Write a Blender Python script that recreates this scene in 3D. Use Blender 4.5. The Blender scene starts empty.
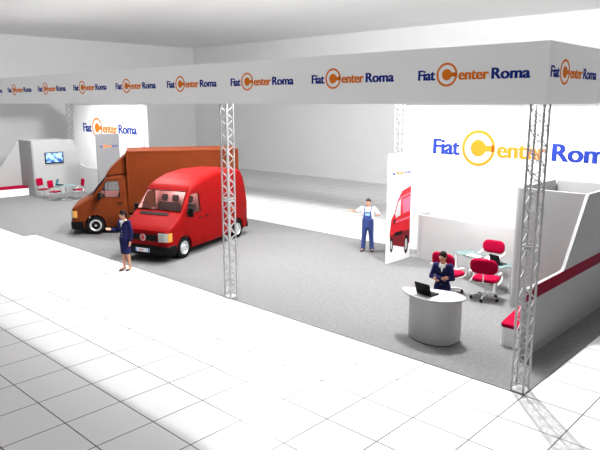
import bpy, bmesh, math, random
from mathutils import Vector, Matrix
random.seed(7)
S = bpy.context.scene
COL = S.collection
PI = math.pi
D2R = PI / 180

# ------------------------------------------------------------------ materials
def mat(name, col, rough=0.5, metal=0.0, noise=0.0, nscale=20.0, bump=0.0, bscale=200.0, spec=0.2, coat=0.0):
    m = bpy.data.materials.new(name); m.use_nodes = True
    nt = m.node_tree; b = nt.nodes['Principled BSDF']
    c = (*col, 1)
    b.inputs['Base Color'].default_value = c
    b.inputs['Roughness'].default_value = rough
    b.inputs['Metallic'].default_value = metal
    b.inputs['Specular IOR Level'].default_value = spec
    b.inputs['Coat Weight'].default_value = coat
    tc = nt.nodes.new('ShaderNodeTexCoord')
    if noise > 0:
        n = nt.nodes.new('ShaderNodeTexNoise'); n.inputs['Scale'].default_value = nscale; n.inputs['Detail'].default_value = 4
        nt.links.new(tc.outputs['Object'], n.inputs['Vector'])
        r = nt.nodes.new('ShaderNodeMapRange'); r.inputs['From Min'].default_value = .25; r.inputs['From Max'].default_value = .75
        r.inputs['To Min'].default_value = 1 - noise; r.inputs['To Max'].default_value = 1 + noise
        nt.links.new(n.outputs['Fac'], r.inputs['Value'])
        v = nt.nodes.new('ShaderNodeVectorMath'); v.operation = 'SCALE'; v.inputs[0].default_value = col
        nt.links.new(r.outputs['Result'], v.inputs['Scale'])
        nt.links.new(v.outputs['Vector'], b.inputs['Base Color'])
    if bump > 0:
        n = nt.nodes.new('ShaderNodeTexNoise'); n.inputs['Scale'].default_value = bscale
        nt.links.new(tc.outputs['Object'], n.inputs['Vector'])
        bn = nt.nodes.new('ShaderNodeBump'); bn.inputs['Strength'].default_value = bump; bn.inputs['Distance'].default_value = .01
        nt.links.new(n.outputs['Fac'], bn.inputs['Height']); nt.links.new(bn.outputs['Normal'], b.inputs['Normal'])
    return m

def glass_mat(name, tint, opacity, rough=.03):
    m = bpy.data.materials.new(name); m.use_nodes = True
    nt = m.node_tree; b = nt.nodes['Principled BSDF']; out = nt.nodes['Material Output']
    b.inputs['Base Color'].default_value = (*tint, 1); b.inputs['Roughness'].default_value = rough
    t = nt.nodes.new('ShaderNodeBsdfTransparent'); t.inputs['Color'].default_value = (.95, .97, .97, 1)
    mx = nt.nodes.new('ShaderNodeMixShader'); mx.inputs['Fac'].default_value = opacity
    nt.links.new(t.outputs[0], mx.inputs[1]); nt.links.new(b.outputs[0], mx.inputs[2]); nt.links.new(mx.outputs[0], out.inputs['Surface'])
    return m

def tile_mat():
    m = bpy.data.materials.new('white floor tiles'); m.use_nodes = True
    nt = m.node_tree; b = nt.nodes['Principled BSDF']
    tc = nt.nodes.new('ShaderNodeTexCoord'); sp = nt.nodes.new('ShaderNodeSeparateXYZ')
    nt.links.new(tc.outputs['Object'], sp.inputs[0])
    ds = []
    for ax in 'XY':
        pp = nt.nodes.new('ShaderNodeMath'); pp.operation = 'PINGPONG'; pp.inputs[1].default_value = .5
        nt.links.new(sp.outputs[ax], pp.inputs[0])
        ds.append(pp)
    mn = nt.nodes.new('ShaderNodeMath'); mn.operation = 'MINIMUM'
    nt.links.new(ds[0].outputs[0], mn.inputs[0]); nt.links.new(ds[1].outputs[0], mn.inputs[1])
    lt = nt.nodes.new('ShaderNodeMath'); lt.operation = 'LESS_THAN'; lt.inputs[1].default_value = .0105
    nt.links.new(mn.outputs[0], lt.inputs[0])
    mx = nt.nodes.new('ShaderNodeMix'); mx.data_type = 'RGBA'
    mx.inputs['A'].default_value = (.60, .60, .60, 1); mx.inputs['B'].default_value = (.045, .045, .045, 1)
    nt.links.new(lt.outputs[0], mx.inputs['Factor']); nt.links.new(mx.outputs['Result'], b.inputs['Base Color'])
    b.inputs['Roughness'].default_value = .35; b.inputs['Specular IOR Level'].default_value = .25
    return m

def screen_mat():
    m = bpy.data.materials.new('lit blue screen'); m.use_nodes = True
    nt = m.node_tree; b = nt.nodes['Principled BSDF']
    tc = nt.nodes.new('ShaderNodeTexCoord'); n = nt.nodes.new('ShaderNodeTexNoise'); n.inputs['Scale'].default_value = 4.2
    nt.links.new(tc.outputs['Object'], n.inputs['Vector'])
    cr = nt.nodes.new('ShaderNodeValToRGB')
    cr.color_ramp.elements[0].position = .38; cr.color_ramp.elements[0].color = (.01, .05, .22, 1)
    cr.color_ramp.elements[1].position = .66; cr.color_ramp.elements[1].color = (.35, .60, .95, 1)
    nt.links.new(n.outputs['Fac'], cr.inputs[0]); nt.links.new(cr.outputs[0], b.inputs['Base Color'])
    nt.links.new(cr.outputs[0], b.inputs['Emission Color']); b.inputs['Emission Strength'].default_value = .35
    b.inputs['Roughness'].default_value = .3
    return m

M = dict(
    tile=tile_mat(),
    wall=mat('hall wall paint', (.80, .80, .80), .9, noise=.02, nscale=.6),
    ceil=mat('hall ceiling paint', (.90, .90, .90), .95, noise=.02, nscale=.5),
    carpet=mat('grey carpet', (.138, .138, .138), .98, noise=.16, nscale=14, bump=.35, bscale=260, spec=.1),
    white=mat('white panel', (.80, .80, .80), .55, noise=.01, nscale=3),
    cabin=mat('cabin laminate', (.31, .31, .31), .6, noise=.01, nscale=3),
    fascia=mat('fascia white', (.86, .86, .86), .6, noise=.01, nscale=2),
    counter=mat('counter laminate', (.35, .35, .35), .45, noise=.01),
    blue=mat('navy lettering', (.008, .024, .20), .8, noise=.05),
    orange=mat('orange lettering', (.68, .160, .006), .7, noise=.05),
    alu=mat('truss aluminium', (.42, .42, .42), .45, .3, noise=.06, nscale=30),
    chrome=mat('chrome tube', (.75, .76, .77), .18, .9, noise=.03),
    redstripe=mat('crimson laminate', (.155, .0, .016), .6, noise=.05, nscale=5, spec=.05),
    cushion=mat('crimson fabric', (.235, .001, .020), .9, noise=.08, nscale=40, bump=.1, spec=.04),
    black=mat('black plastic', (.0035, .0035, .004), .5, noise=.1, spec=.08),
    blackmat=mat('black rubber', (.006, .006, .006), .9, noise=.15, nscale=30, spec=.06),
    dark=mat('dark grey seat fabric', (.014, .019, .020), .9, noise=.15, nscale=30, spec=.05),
    redpaint=mat('red van paint', (.165, .0015, .0017), .5, noise=.03, nscale=3, spec=.05),
    orangepaint=mat('burnt orange truck paint', (.110, .021, .005), .5, noise=.06, nscale=3, spec=.06),
    orangebox=mat('burnt orange box panel', (.098, .018, .004), .6, noise=.08, nscale=2, spec=.05),
    rim=mat('silver wheel rim', (.62, .63, .64), .35, .6, noise=.05),
    lens=mat('headlight lens', (.36, .36, .34), .25, noise=.15, nscale=22, coat=.5),
    amber=mat('amber lens', (.56, .27, .05), .3, noise=.06),
    taill=mat('tail lamp', (.4, .005, .005), .2, noise=.06),
    plate=mat('number plate', (.75, .78, .85), .4, noise=.03),
    plateblue=mat('plate blue band', (.05, .12, .5), .4, noise=.03),
    plategl=mat('plate marks', (.5, .12, .10), .5, noise=.03),
    badge=mat('badge red', (.45, .05, .05), .3, noise=.1),
    winglass=glass_mat('vehicle glass', (.16, .07, .06), .10),
    brightening=mat('cab lining', (.85, .45, .43), .8, noise=.03, spec=.05),  # pale inner faces, cab brightness put into the colour
    deskglass=glass_mat('green desk glass', (.16, .25, .25), .72, .12),
    skin=mat('skin', (.46, .23, .15), .55, noise=.04, nscale=15),
    eye=mat('eye white', (.75, .73, .70), .3, noise=.02),
    iris=mat('dark iris', (.03, .02, .015), .3, noise=.02),
    lips=mat('lips', (.45, .10, .09), .5, noise=.05),
    hair=mat('dark brown hair', (.009, .005, .004), .7, noise=.3, nscale=60, spec=.08),
    navy=mat('navy suit cloth', (.013, .014, .060), .85, noise=.12, nscale=30, spec=.05),
    shirt=mat('white cotton', (.78, .78, .77), .8, noise=.03, nscale=20),
    denim=mat('blue work cotton', (.040, .065, .22), .85, noise=.16, nscale=25),
    badgeblue=mat('light blue patch', (.10, .42, .80), .6, noise=.04),
    shoe=mat('black leather', (.006, .006, .006), .4, noise=.1, spec=.15),
    paper=mat('paper', (.78, .78, .78), .7, noise=.03),
    magred=mat('magazine picture', (.55, .06, .08), .5, noise=.3, nscale=18),
    shadepanel=mat('shade-toned panel', (.17, .17, .175), .6, noise=.02),  # shade of the unlit banner side put into the panel colour
    partition=mat('partition laminate', (.44, .44, .44), .6, noise=.01),
    printred=mat('printed red', (.40, .006, .012), .6, noise=.1, nscale=6),
    printdark=mat('printed dark red', (.12, .002, .005), .6, noise=.15, nscale=6),
    printpink=mat('printed pink highlight', (.55, .10, .17), .45, noise=.12, nscale=5),
    printgrey=mat('printed grey', (.45, .45, .47), .5, noise=.15, nscale=9),
    screen=screen_mat(),
    laptopscreen=mat('laptop display off', (.003, .003, .003), .3, noise=.1, spec=.15),
    teal=mat('laptop display teal', (.05, .25, .33), .3, noise=.2, nscale=9),
    silver=mat('silver plastic', (.55, .56, .57), .4, .3, noise=.04),
)

# ------------------------------------------------------------------ mesh builder
class MB:
    def __init__(s): s.v = []; s.f = []
    def add(s, vs, fs):
        o = len(s.v); s.v += [tuple(v) for v in vs]; s.f += [tuple(i + o for i in f) for f in fs]; return s
    def box(s, c, d, rot=None):
        hx, hy, hz = d[0] / 2, d[1] / 2, d[2] / 2
        vs = [Vector((x, y, z)) for z in (-hz, hz) for y in (-hy, hy) for x in (-hx, hx)]
        if rot is not None: vs = [rot @ v for v in vs]
        c = Vector(c)
        return s.add([v + c for v in vs], [(0, 2, 3, 1), (4, 5, 7, 6), (0, 1, 5, 4), (2, 6, 7, 3), (0, 4, 6, 2), (1, 3, 7, 5)])
    def loft(s, rings, cap=True):
        n = len(rings[0]); vs = [p for r in rings for p in r]; fs = []
        for i in range(len(rings) - 1):
            for j in range(n):
                a, b = i * n + j, i * n + (j + 1) % n
                fs.append((a, b, b + n, a + n))
        if cap:
            fs.append(tuple(range(n - 1, -1, -1))); k = (len(rings) - 1) * n; fs.append(tuple(range(k, k + n)))
        return s.add(vs, fs)
    def tube(s, path, r, n=10, closed=False):
        path = [Vector(p) for p in path]; rings = []
        m = len(path); prev = None
        for i, p in enumerate(path):
            if closed: t = (path[(i + 1) % m] - path[i - 1]).normalized()
            else: t = (path[min(i + 1, m - 1)] - path[max(i - 1, 0)]).normalized()
            if prev is None:
                up = Vector((0, 0, 1)) if abs(t.z) < .9 else Vector((1, 0, 0))
                a = t.cross(up).normalized()
            else:
                a = (prev - t * prev.dot(t)).normalized()
            prev = a; b = t.cross(a)
            rr = r[i] if isinstance(r, (list, tuple)) else r
            rings.append([p + (a * math.cos(2 * PI * k / n) + b * math.sin(2 * PI * k / n)) * rr for k in range(n)])
        if closed:
            rings.append(rings[0]); return s.loft(rings, False)
        return s.loft(rings)
    def lathe(s, prof, n=24, c=(0, 0, 0), axis='Z'):
        c = Vector(c); rings = []
        for r, h in prof:
            ring = []
            for k in range(n):
                a = 2 * PI * k / n; x, y = max(r, 1e-4) * math.cos(a), max(r, 1e-4) * math.sin(a)
                p = Vector((x, y, h)) if axis == 'Z' else (Vector((x, h, y)) if axis == 'Y' else Vector((h, x, y)))
                ring.append(p + c)
            rings.append(ring)
        return s.loft(rings)
    def prism(s, poly, fn, d0, d1):
        n = len(poly)
        vs = [fn(p[0], p[1], d0) for p in poly] + [fn(p[0], p[1], d1) for p in poly]
        fs = [tuple(range(n - 1, -1, -1)), tuple(range(n, 2 * n))] + [(i, (i + 1) % n, (i + 1) % n + n, i + n) for i in range(n)]
        return s.add(vs, fs)
    def ell(s, c, r, n=14, rot=None):
        c = Vector(c); rings = []
        m = n // 2 + 1
        for i in range(m + 1):
            th = PI * i / m; ring = []
            for k in range(n):
                a = 2 * PI * k / n
                p = Vector((r[0] * max(math.sin(th), 1e-3) * math.cos(a), r[1] * max(math.sin(th), 1e-3) * math.sin(a), -r[2] * math.cos(th)))
                ring.append((rot @ p if rot is not None else p) + c)
            rings.append(ring)
        return s.loft(rings)
    def capsule(s, p0, p1, r0, r1, n=12):
        p0, p1 = Vector(p0), Vector(p1); t = (p1 - p0).normalized()
        path = [p0 - t * r0 * .98, p0 - t * r0 * .8, p0 - t * r0 * .4, p0, p1, p1 + t * r1 * .4, p1 + t * r1 * .8, p1 + t * r1 * .98]
        rad = [r0 * .2, r0 * .6, r0 * .917, r0, r1, r1 * .917, r1 * .6, r1 * .2]
        return s.tube(path, rad, n)
    def slab(s, w, h, t, r, fn, n=6, e=None):
        e = t * .45 if e is None else e
        def outline(ins):
            a, b, rr = w / 2 - ins, h / 2 - ins, max(r - ins, .003); pts = []
            for cx, cy, a0 in ((a - rr, b - rr, 0), (-a + rr, b - rr, 90), (-a + rr, -b + rr, 180), (a - rr, -b + rr, 270)):
                for k in range(n + 1):
                    q = (a0 + 90 * k / n) * D2R; pts.append((cx + rr * math.cos(q), cy + rr * math.sin(q)))
            return pts
        rings = []
        for ins, d in ((e * 2.2, -t / 2), (e, -t / 2 + e * .12), (e * .3, -t / 2 + e * .45), (0, -t / 2 + e), (0, t / 2 - e), (e * .3, t / 2 - e * .45), (e, t / 2 - e * .12), (e * 2.2, t / 2)):
            rings.append([fn(x, y, d) for x, y in outline(ins)])
        return s.loft(rings)
    def mesh(s, name='m'):
        me = bpy.data.meshes.new(name); me.from_pydata(s.v, [], s.f); me.update()
        bm = bmesh.new(); bm.from_mesh(me); bmesh.ops.recalc_face_normals(bm, faces=bm.faces); bm.to_mesh(me); bm.free()
        return me
    def build(s, name, m, parent=None, smooth=None, bevel=0, loc=None):
        me = s.mesh(name); return link(name, me, m, parent, smooth, bevel, loc)

def link(name, me, m, parent=None, smooth=None, bevel=0, loc=None):
    me.name = name
    if m is not None:
        me.materials.clear(); me.materials.append(m)
    o = bpy.data.objects.new(name, me); COL.objects.link(o)
    if bevel:
        b = o.modifiers.new('bevel', 'BEVEL'); b.width = bevel; b.segments = 2; b.limit_method = 'ANGLE'; b.angle_limit = .6
    if smooth is not None: shade(me, smooth)
    if parent is not None: o.parent = parent
    if loc is not None: o.location = loc
    return o

def shade(me, ang):
    bm = bmesh.new(); bm.from_mesh(me)
    for f in bm.faces: f.smooth = True
    for e in bm.edges:
        e.smooth = not (len(e.link_faces) == 2 and e.calc_face_angle(0) > ang * D2R)
    bm.to_mesh(me); bm.free()

def tag(o, label=None, cat=None, group=None, kind=None):
    if label: o['label'] = label
    if cat: o['category'] = cat
    if group: o['group'] = group
    if kind: o['kind'] = kind
    return o

def thing(name, label, cat, loc=(0, 0, 0), rz=0, group=None):
    o = bpy.data.objects.new(name, None); COL.objects.link(o); o.empty_display_size = .2
    o.location = loc; o.rotation_euler = (0, 0, rz)
    return tag(o, label, cat, group)

def copy_tree(o, parent=None):
    c = o.copy(); COL.objects.link(c)
    if parent is not None: c.parent = parent
    for ch in list(o.children): copy_tree(ch, c)
    return c

def apply_mods(o):
    bpy.context.view_layer.update()
    dg = bpy.context.evaluated_depsgraph_get()
    me = bpy.data.meshes.new_from_object(o.evaluated_get(dg))
    o.modifiers.clear(); old = o.data; o.data = me
    return o

def temp(me):
    o = bpy.data.objects.new('temp', me); COL.objects.link(o); return o

def boolean(o, cutters, op='DIFFERENCE'):
    for c in cutters:
        md = o.modifiers.new('b', 'BOOLEAN'); md.operation = op; md.object = c; md.solver = 'EXACT'
    apply_mods(o)
    for c in cutters: bpy.data.objects.remove(c)
    return o

def remesh(mb, name, m, parent, vox=.008, smooth_it=4):
    me = mb.mesh(name); o = link(name, me, m, parent)
    r = o.modifiers.new('r', 'REMESH'); r.mode = 'VOXEL'; r.voxel_size = vox; r.use_smooth_shade = True
    if smooth_it:
        sm = o.modifiers.new('s', 'SMOOTH'); sm.iterations = smooth_it; sm.factor = .5
    apply_mods(o); o.data.name = name
    if not o.data.materials: o.data.materials.append(m)
    for p in o.data.polygons: p.use_smooth = True
    return o

XY = lambda x, y, d: Vector((x, y, d))
XZ = lambda x, z, d: Vector((x, d, z))
YZ = lambda y, z, d: Vector((d, y, z))

# ------------------------------------------------------------------ lettering
def text_mesh(txt, bold=.012):
    cu = bpy.data.curves.new('t', 'FONT'); cu.body = txt; cu.size = 1; cu.offset = bold; cu.resolution_u = 4
    cu.extrude = .5
    o = bpy.data.objects.new('t', cu); COL.objects.link(o)
    bpy.context.view_layer.update()
    dg = bpy.context.evaluated_depsgraph_get()
    me = bpy.data.meshes.new_from_object(o.evaluated_get(dg))
    bpy.data.objects.remove(o)
    return me
_tc = {}
def tmesh(txt, bold=.012):
    if txt not in _tc:
        me = text_mesh(txt, bold)
        _tc[txt] = ([v.co.copy() for v in me.vertices], [tuple(p.vertices) for p in me.polygons])
    return _tc[txt]
CAPV = tmesh('F')[0]; CAP0 = min(v.y for v in CAPV); CAP1 = max(v.y for v in CAPV)

def put_text(mb, txt, u0, u1, vbase, cap, fn, depth):
    vs, fs = tmesh(txt)
    x0 = min(v.x for v in vs); x1 = max(v.x for v in vs)
    sh = .05 * cap                                   # the strokes are doubled sideways for a bold face
    for q in (-1, 0, 1):
        out = [fn(u0 + sh + (v.x - x0) / (x1 - x0) * (u1 - u0 - 2 * sh) + q * sh, vbase + (v.y - CAP0) / (CAP1 - CAP0) * cap, depth * (.5 + v.z) * (1 + .03 * q)) for v in vs]
        mb.add(out, fs)

def logo(parent, fn, w, depth=.004):
    # fn(u, v, d): u to the right 0..w, v up around the ring centre, d out of the board
    R = .098 * w
    e = MB(); n = 48; c = .281 * w; th = .0175 * w
    e.loft([[fn(c + (R - (th if q in (1, 2) else 0)) * math.cos(2 * PI * k / n), (R - (th if q in (1, 2) else 0)) * math.sin(2 * PI * k / n), depth * (1 if q in (2, 3) else 0)) for k in range(n)] for q in (0, 1, 2, 3, 0)], False)
    a0 = 22; r2 = .046 * w; bh = r2 * math.sin(a0 * D2R)
    pts = [(c + r2 * math.cos((a0 + (360 - 2 * a0) * k / 30) * D2R), r2 * math.sin((a0 + (360 - 2 * a0) * k / 30) * D2R)) for k in range(31)]
    pts += [(c + R - th * .5, -bh), (c + R - th * .5, bh)]
    e.prism(pts, fn, 0, depth)
    emb = e.build('logo_emblem', M['orange'], parent)
    cap = .086 * w; vb = -.044 * w
    for word, u0, u1 in (('Fiat', 0, .171 * w), ('Roma', .680 * w, w)):
        a = MB(); put_text(a, word, u0, u1, vb, cap, fn, depth)
        tag(a.build('lettering', M['blue'], emb), 'navy blue lettering')
    b = MB(); put_text(b, 'enter', .388 * w, .660 * w, vb, cap, fn, depth)
    tag(b.build('lettering', M['orange'], emb), 'orange lettering')
    return emb

# ------------------------------------------------------------------ setting
MB().box((-13, 4.9, -.1), (50, 33.8, .2)).build('floor', M['tile'])['kind'] = 'structure'
MB().box((-13, 21.9, 4.7), (50, .2, 9.4)).build('wall_back', M['wall'])['kind'] = 'structure'
MB().box((-38.1, 4.9, 4.7), (.2, 33.8, 9.4)).build('wall_left', M['wall'])['kind'] = 'structure'
MB().box((-13, 4.9, 9.5), (50.4, 34.2, .2)).build('ceiling', M['ceil'])['kind'] = 'structure'

CZ = .012
cp = MB(); cp.prism([(-32, -.0), (-32, -.45), (-19.75, -.45), (-19.65, 0), (.0, 0), (.0, 8), (-32, 8)], XY, 0.0, CZ)
tag(cp.build('carpet', M['carpet']), 'grey carpet covering the whole floor of the exhibition stand', 'carpet')

# fascia round the stand, with the logos
fa = thing('fascia', 'white overhead fascia beam carrying a row of orange and blue logos', 'sign', (-16, 0, 5.05))
def lf(x, y, z): return Vector((x + 16, y, z - 5.05))
FB, FT = 5.05, 6.04
m = MB(); m.box(lf(-16, .05, (FB + FT) / 2), (32, .1, FT - FB)); tag(m.build('fascia_panel', M['fascia'], fa), 'long front panel')
m = MB(); m.box(lf(-.05, 4, (FB + FT) / 2), (.1, 7.8, FT - FB)); tag(m.build('fascia_panel', M['fascia'], fa), 'short panel on the right side')
m = MB(); m.box(lf(-31.95, 4, (FB + FT) / 2), (.1, 7.8, FT - FB)); m.build('fascia_panel', M['fascia'], fa)
m = MB(); m.box(lf(-16, 7.95, (FB + FT) / 2), (32, .1, FT - FB)); m.build('fascia_panel', M['fascia'], fa)
LW = 2.13
for k in range(12):
    cx = -1.35 - k * 2.667
    logo(fa, lambda u, v, d, cx=cx: lf(cx - LW / 2 + u, -d, 5.565 + v), LW)
for k in range(3):
    cy = 1.16 + k * 2.667
    logo(fa, lambda u, v, d, cy=cy: lf(d, cy - LW / 2 + u, 5.575 + v), LW)

# display walls behind the stand
def display_wall(x0, x1, label, logo_x0):
    w = thing('display_wall', label, 'wall panel', ((x0 + x1) / 2, 8.0, 0))
    mid = (x0 + x1) / 2
    MB().box((0, .06, 2.52), (x1 - x0, .12, 5.04)).build('panel', M['white'], w)
    logo(w, lambda u, v, d: Vector((logo_x0 - mid + u, -d, 3.66 + v)), 5.8, .008)
display_wall(-8.0, 0, 'tall white back wall with big logo behind the desk area', -6.88)
display_wall(-32, -24, 'tall white back wall with big logo behind the orange truck and lounge', -30.65)

# ------------------------------------------------------------------ trusses
def make_truss():
    root = thing('lattice_truss', 'x', 'truss')
    h = .112; r = .021; Z0, Z1 = .012, 5.05
    MB().box((0, 0, Z0 + .006), (.28, .28, .012)).build('base_plate', M['alu'], root)
    for sx in (-1, 1):
        for sy in (-1, 1):
            MB().tube([(sx * h, sy * h, Z0 + .012), (sx * h, sy * h, Z1)], r, 10).build('chord', M['alu'], root, 40)
    n = 30; a = Z0 + .06; dz = (Z1 - .06 - a) / n
    for fx in range(4):
        path = []
        for i in range(n + 1):
            s = h if (i % 2) else -h
            if fx % 2: s = -s
            z = a + dz * i
            path.append(((s, -h), (h, s), (-s, h), (-h, -s))[fx] + (z,))
        q = MB()
        for i in range(n): q.tube([path[i], path[i + 1]], .0105, 6)
        q.build('lattice', M['alu'], root, 40)
    q = MB()
    for z in (2.58, 2.66):
        for sx in (-1, 1):
            q.box((sx * h, 0, z), (.02, 2 * h, .03)); q.box((0, sx * h, z), (2 * h, .02, .03))
    q.build('joint_collar', M['alu'], root)
    return root
TR = [((-.15, .16), 'near lattice truss column at the front right corner of the stand, beside the white bench'),
      ((-8.10, .14), 'lattice truss column at the front edge standing in front of the red van'),
      ((-8.1, 7.80), 'lattice truss column behind the white banner panel beside the tall right back wall'),
      ((-23.95, 7.80), 'lattice truss column rising behind the orange truck box'),
      ((-31.9, 7.80), 'farthest lattice truss column, behind the lounge cabin with the screen'),
      ((-24, .15), 'lattice truss column at the front edge outside the left of the view'),
      ((-31.85, .15), 'lattice truss column at the front left corner of the stand'),
      ((-.15, 7.80), 'lattice truss column at the back right corner of the stand')]
t0 = make_truss()
for i, ((x, y), lab) in enumerate(TR[:5]):
    o = t0 if i == 0 else copy_tree(t0)
    o.location = (x, y, 0); tag(o, lab, 'truss', 'lattice truss columns of the stand')

# ------------------------------------------------------------------ cabins with wings and benches (mirrored pair)
def interp(pts, n=10):
    out = []
    P = [Vector((*p, 0)) for p in pts]
    for i in range(len(P) - 1):
        a, b, c, d = P[max(i - 1, 0)], P[i], P[i + 1], P[min(i + 2, len(P) - 1)]
        for k in range(n):
            t = k / n
            q = .5 * (2 * b + (c - a) * t + (2 * a - 5 * b + 4 * c - d) * t * t + (3 * b - a - 3 * c + d) * t ** 3)
            out.append((q.x, q.y))
    out.append(pts[-1]); return out

def cabin(mir, label, blabel):
    X = (lambda x: -32 - x) if mir else (lambda x: x)
    root = thing('storage_cabin', label, 'cabin', (X(-1.45), 5.7, 0))
    ox, oy = X(-1.45), 5.7
    T = .09; H = 3.04
    # front wall and inner wall, one curved sheet with a rounded corner
    path = [(-.72, 4.40)]
    rc = .14; cxn, cyn = -2.36 + rc, 4.40 + rc
    for k in range(9):
        a = (270 - 90 * k / 8) * D2R
        path.append((cxn + rc * math.cos(a), cyn + rc * math.sin(a)))
    for y in (5.2, 5.9, 6.5): path.append((-2.36, y))
    prof = interp([(6.70, H), (6.88, 2.72), (7.0, 2.2), (7.1, 1.68)], 5)
    path += [(-2.36, y) for y, z in prof]
    tops = [H] * (len(path) - len(prof)) + [min(z, H) for y, z in prof]
    vs = []; fs = []
    for i, (x, y) in enumerate(path):
        a = Vector(path[max(i - 1, 0)]); b = Vector(path[min(i + 1, len(path) - 1)])
        t = (b - a).normalized(); nrm = Vector((t.y, -t.x))  # to the inside of the cabin
        if i == 0: nrm = Vector((0, 1))
        q = Vector((x, y)) + nrm * T
        if nrm.dot(Vector((-1.4, 5.7)) - Vector((x, y))) < 0: q = Vector((x, y)) - nrm * T
        for (px, py) in ((x, y), (q.x, q.y)):
            vs.append((X(px) - ox, py - oy, CZ)); vs.append((X(px) - ox, py - oy, tops[i]))
    for i in range(len(path) - 1):
        o = 4 * i
        fs += [(o, o + 4, o + 5, o + 1), (o + 2, o + 3, o + 7, o + 6), (o + 1, o + 5, o + 7, o + 3), (o, o + 2, o + 6, o + 4)]
    fs += [(0, 1, 3, 2)]; o = 4 * (len(path) - 1); fs += [(o, o + 2, o + 3, o + 1)]
    MB().add(vs, fs).build('curved_wall', M['cabin'], root, 35)
    # back wall of the cabin
    MB().box((X(-1.49) - ox, 6.78 - oy, (H - .02) / 2 + CZ / 2), (1.52, .08, H - .02 - CZ)).build('back_wall', M['cabin'], root)
    # outer wall: low wing in front, hump, low wing behind
    slope = [(1.35, 1.5), (3.18, 1.5), (3.25, 1.52), (3.31, 1.57), (3.37, 1.65), (3.88, 2.34), (4.40, H)]
    down = interp([(6.70, H), (6.95, 2.55), (7.2, 1.8), (7.45, 1.53), (7.85, 1.5)], 5)
    poly = [(1.35, CZ)] + slope + down + [(7.85, CZ)]
    x0, x1 = X(-.64), X(-.71)
    MB().prism([(y - oy, z) for y, z in poly], lambda y, z, d: Vector((d - ox, y, z)), x0, x1).build('outer_wall', M['cabin'], root)
    st = MB(); xs0, xs1 = X(-.64), X(-.634)
    st.prism([(1.35 - oy, 1.23), (7.85 - oy, 1.23), (7.85 - oy, 1.495), (1.35 - oy, 1.495)], lambda y, z, d: Vector((d - ox, y, z)), xs0, xs1)
    tag(st.build('stripe', M['redstripe'], root), 'crimson stripe along the outer face')
    # bench
    b = thing('bench', blabel, 'bench', (X(-1.06), 3.1, CZ))
    bx, by = X(-1.06), 3.1
    def outl(i):
        r = .1
        pts = [(-.75, 1.9 + i)]
        for k in range(7):
            a = (270 - 90 * k / 6) * D2R
            pts.append((-1.38 + i + r + (r) * math.cos(a), 1.9 + i + r + r * math.sin(a)))
        pts += [(-1.5 + i, 2.8), (-1.62 + i, 4.37), (-.75, 4.37)]
        return [(X(x) - bx, y - by) for x, y in pts]
    MB().prism(outl(.0), XY, 0, .40).build('seat_base', M['white'], b, 30)
    o = MB().prism(outl(-.012), XY, .40, .49).build('cushion', M['cushion'], b, 30, bevel=.025)
    return root, b
cabin(False, 'white storage cabin with sloped outer wing and crimson stripe at the right edge', 'white bench with crimson cushion beside the near truss column')
cabin(True, 'white storage cabin with wall screen and sloping wing at the far left', 'white bench with crimson cushion at the far left edge, by the lounge cabin')

def low_wall(mir, label):
    X = (lambda x: -32 - x) if mir else (lambda x: x)
    pts = [(-2.37, 7.1)]
    for x in (-2.6, -3.0, -3.5, -4.2, -5.4): pts.append((x, 7.1))
    r = .34
    for k in range(9):
        a = (270 - 90 * k / 8) * D2R
        pts.append((-6.95 + r + r * math.cos(a), 7.1 + r + r * math.sin(a)))
    pts.append((-6.95, 7.98))
    def top(x): return 1.46 + .2 * max(0, (x + 3.3) / 1.0) ** 2 if x > -3.3 else 1.46
    vs = []; fs = []
    for i, (x, y) in enumerate(pts):
        a = Vector(pts[max(i - 1, 0)]); b = Vector(pts[min(i + 1, len(pts) - 1)])
        t = (b - a).normalized(); n = Vector((t.y, -t.x)) * .07
        if n.y < 0 or (abs(n.y) < 1e-6 and n.x < 0): n = -n
        for px, py in ((x, y), (x + n.x, y + n.y)):
            vs += [(X(px) - X(-4.6), py - 7.4, CZ), (X(px) - X(-4.6), py - 7.4, top(x))]
    for i in range(len(pts) - 1):
        o = 4 * i
        fs += [(o, o + 4, o + 5, o + 1), (o + 2, o + 3, o + 7, o + 6), (o + 1, o + 5, o + 7, o + 3), (o, o + 2, o + 6, o + 4)]
    o = 4 * (len(pts) - 1); fs += [(0, 1, 3, 2), (o, o + 2, o + 3, o + 1)]
    w = MB().add(vs, fs).build('low_partition', M['white'], None, 35, loc=(X(-4.6), 7.4, 0))
    w.data.materials[0] = M['partition']; tag(w, label, 'partition')
low_wall(False, 'low white partition wall with rounded end behind the glass desk')
low_wall(True, 'low white partition wall behind the lounge table and orange truck')

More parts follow.
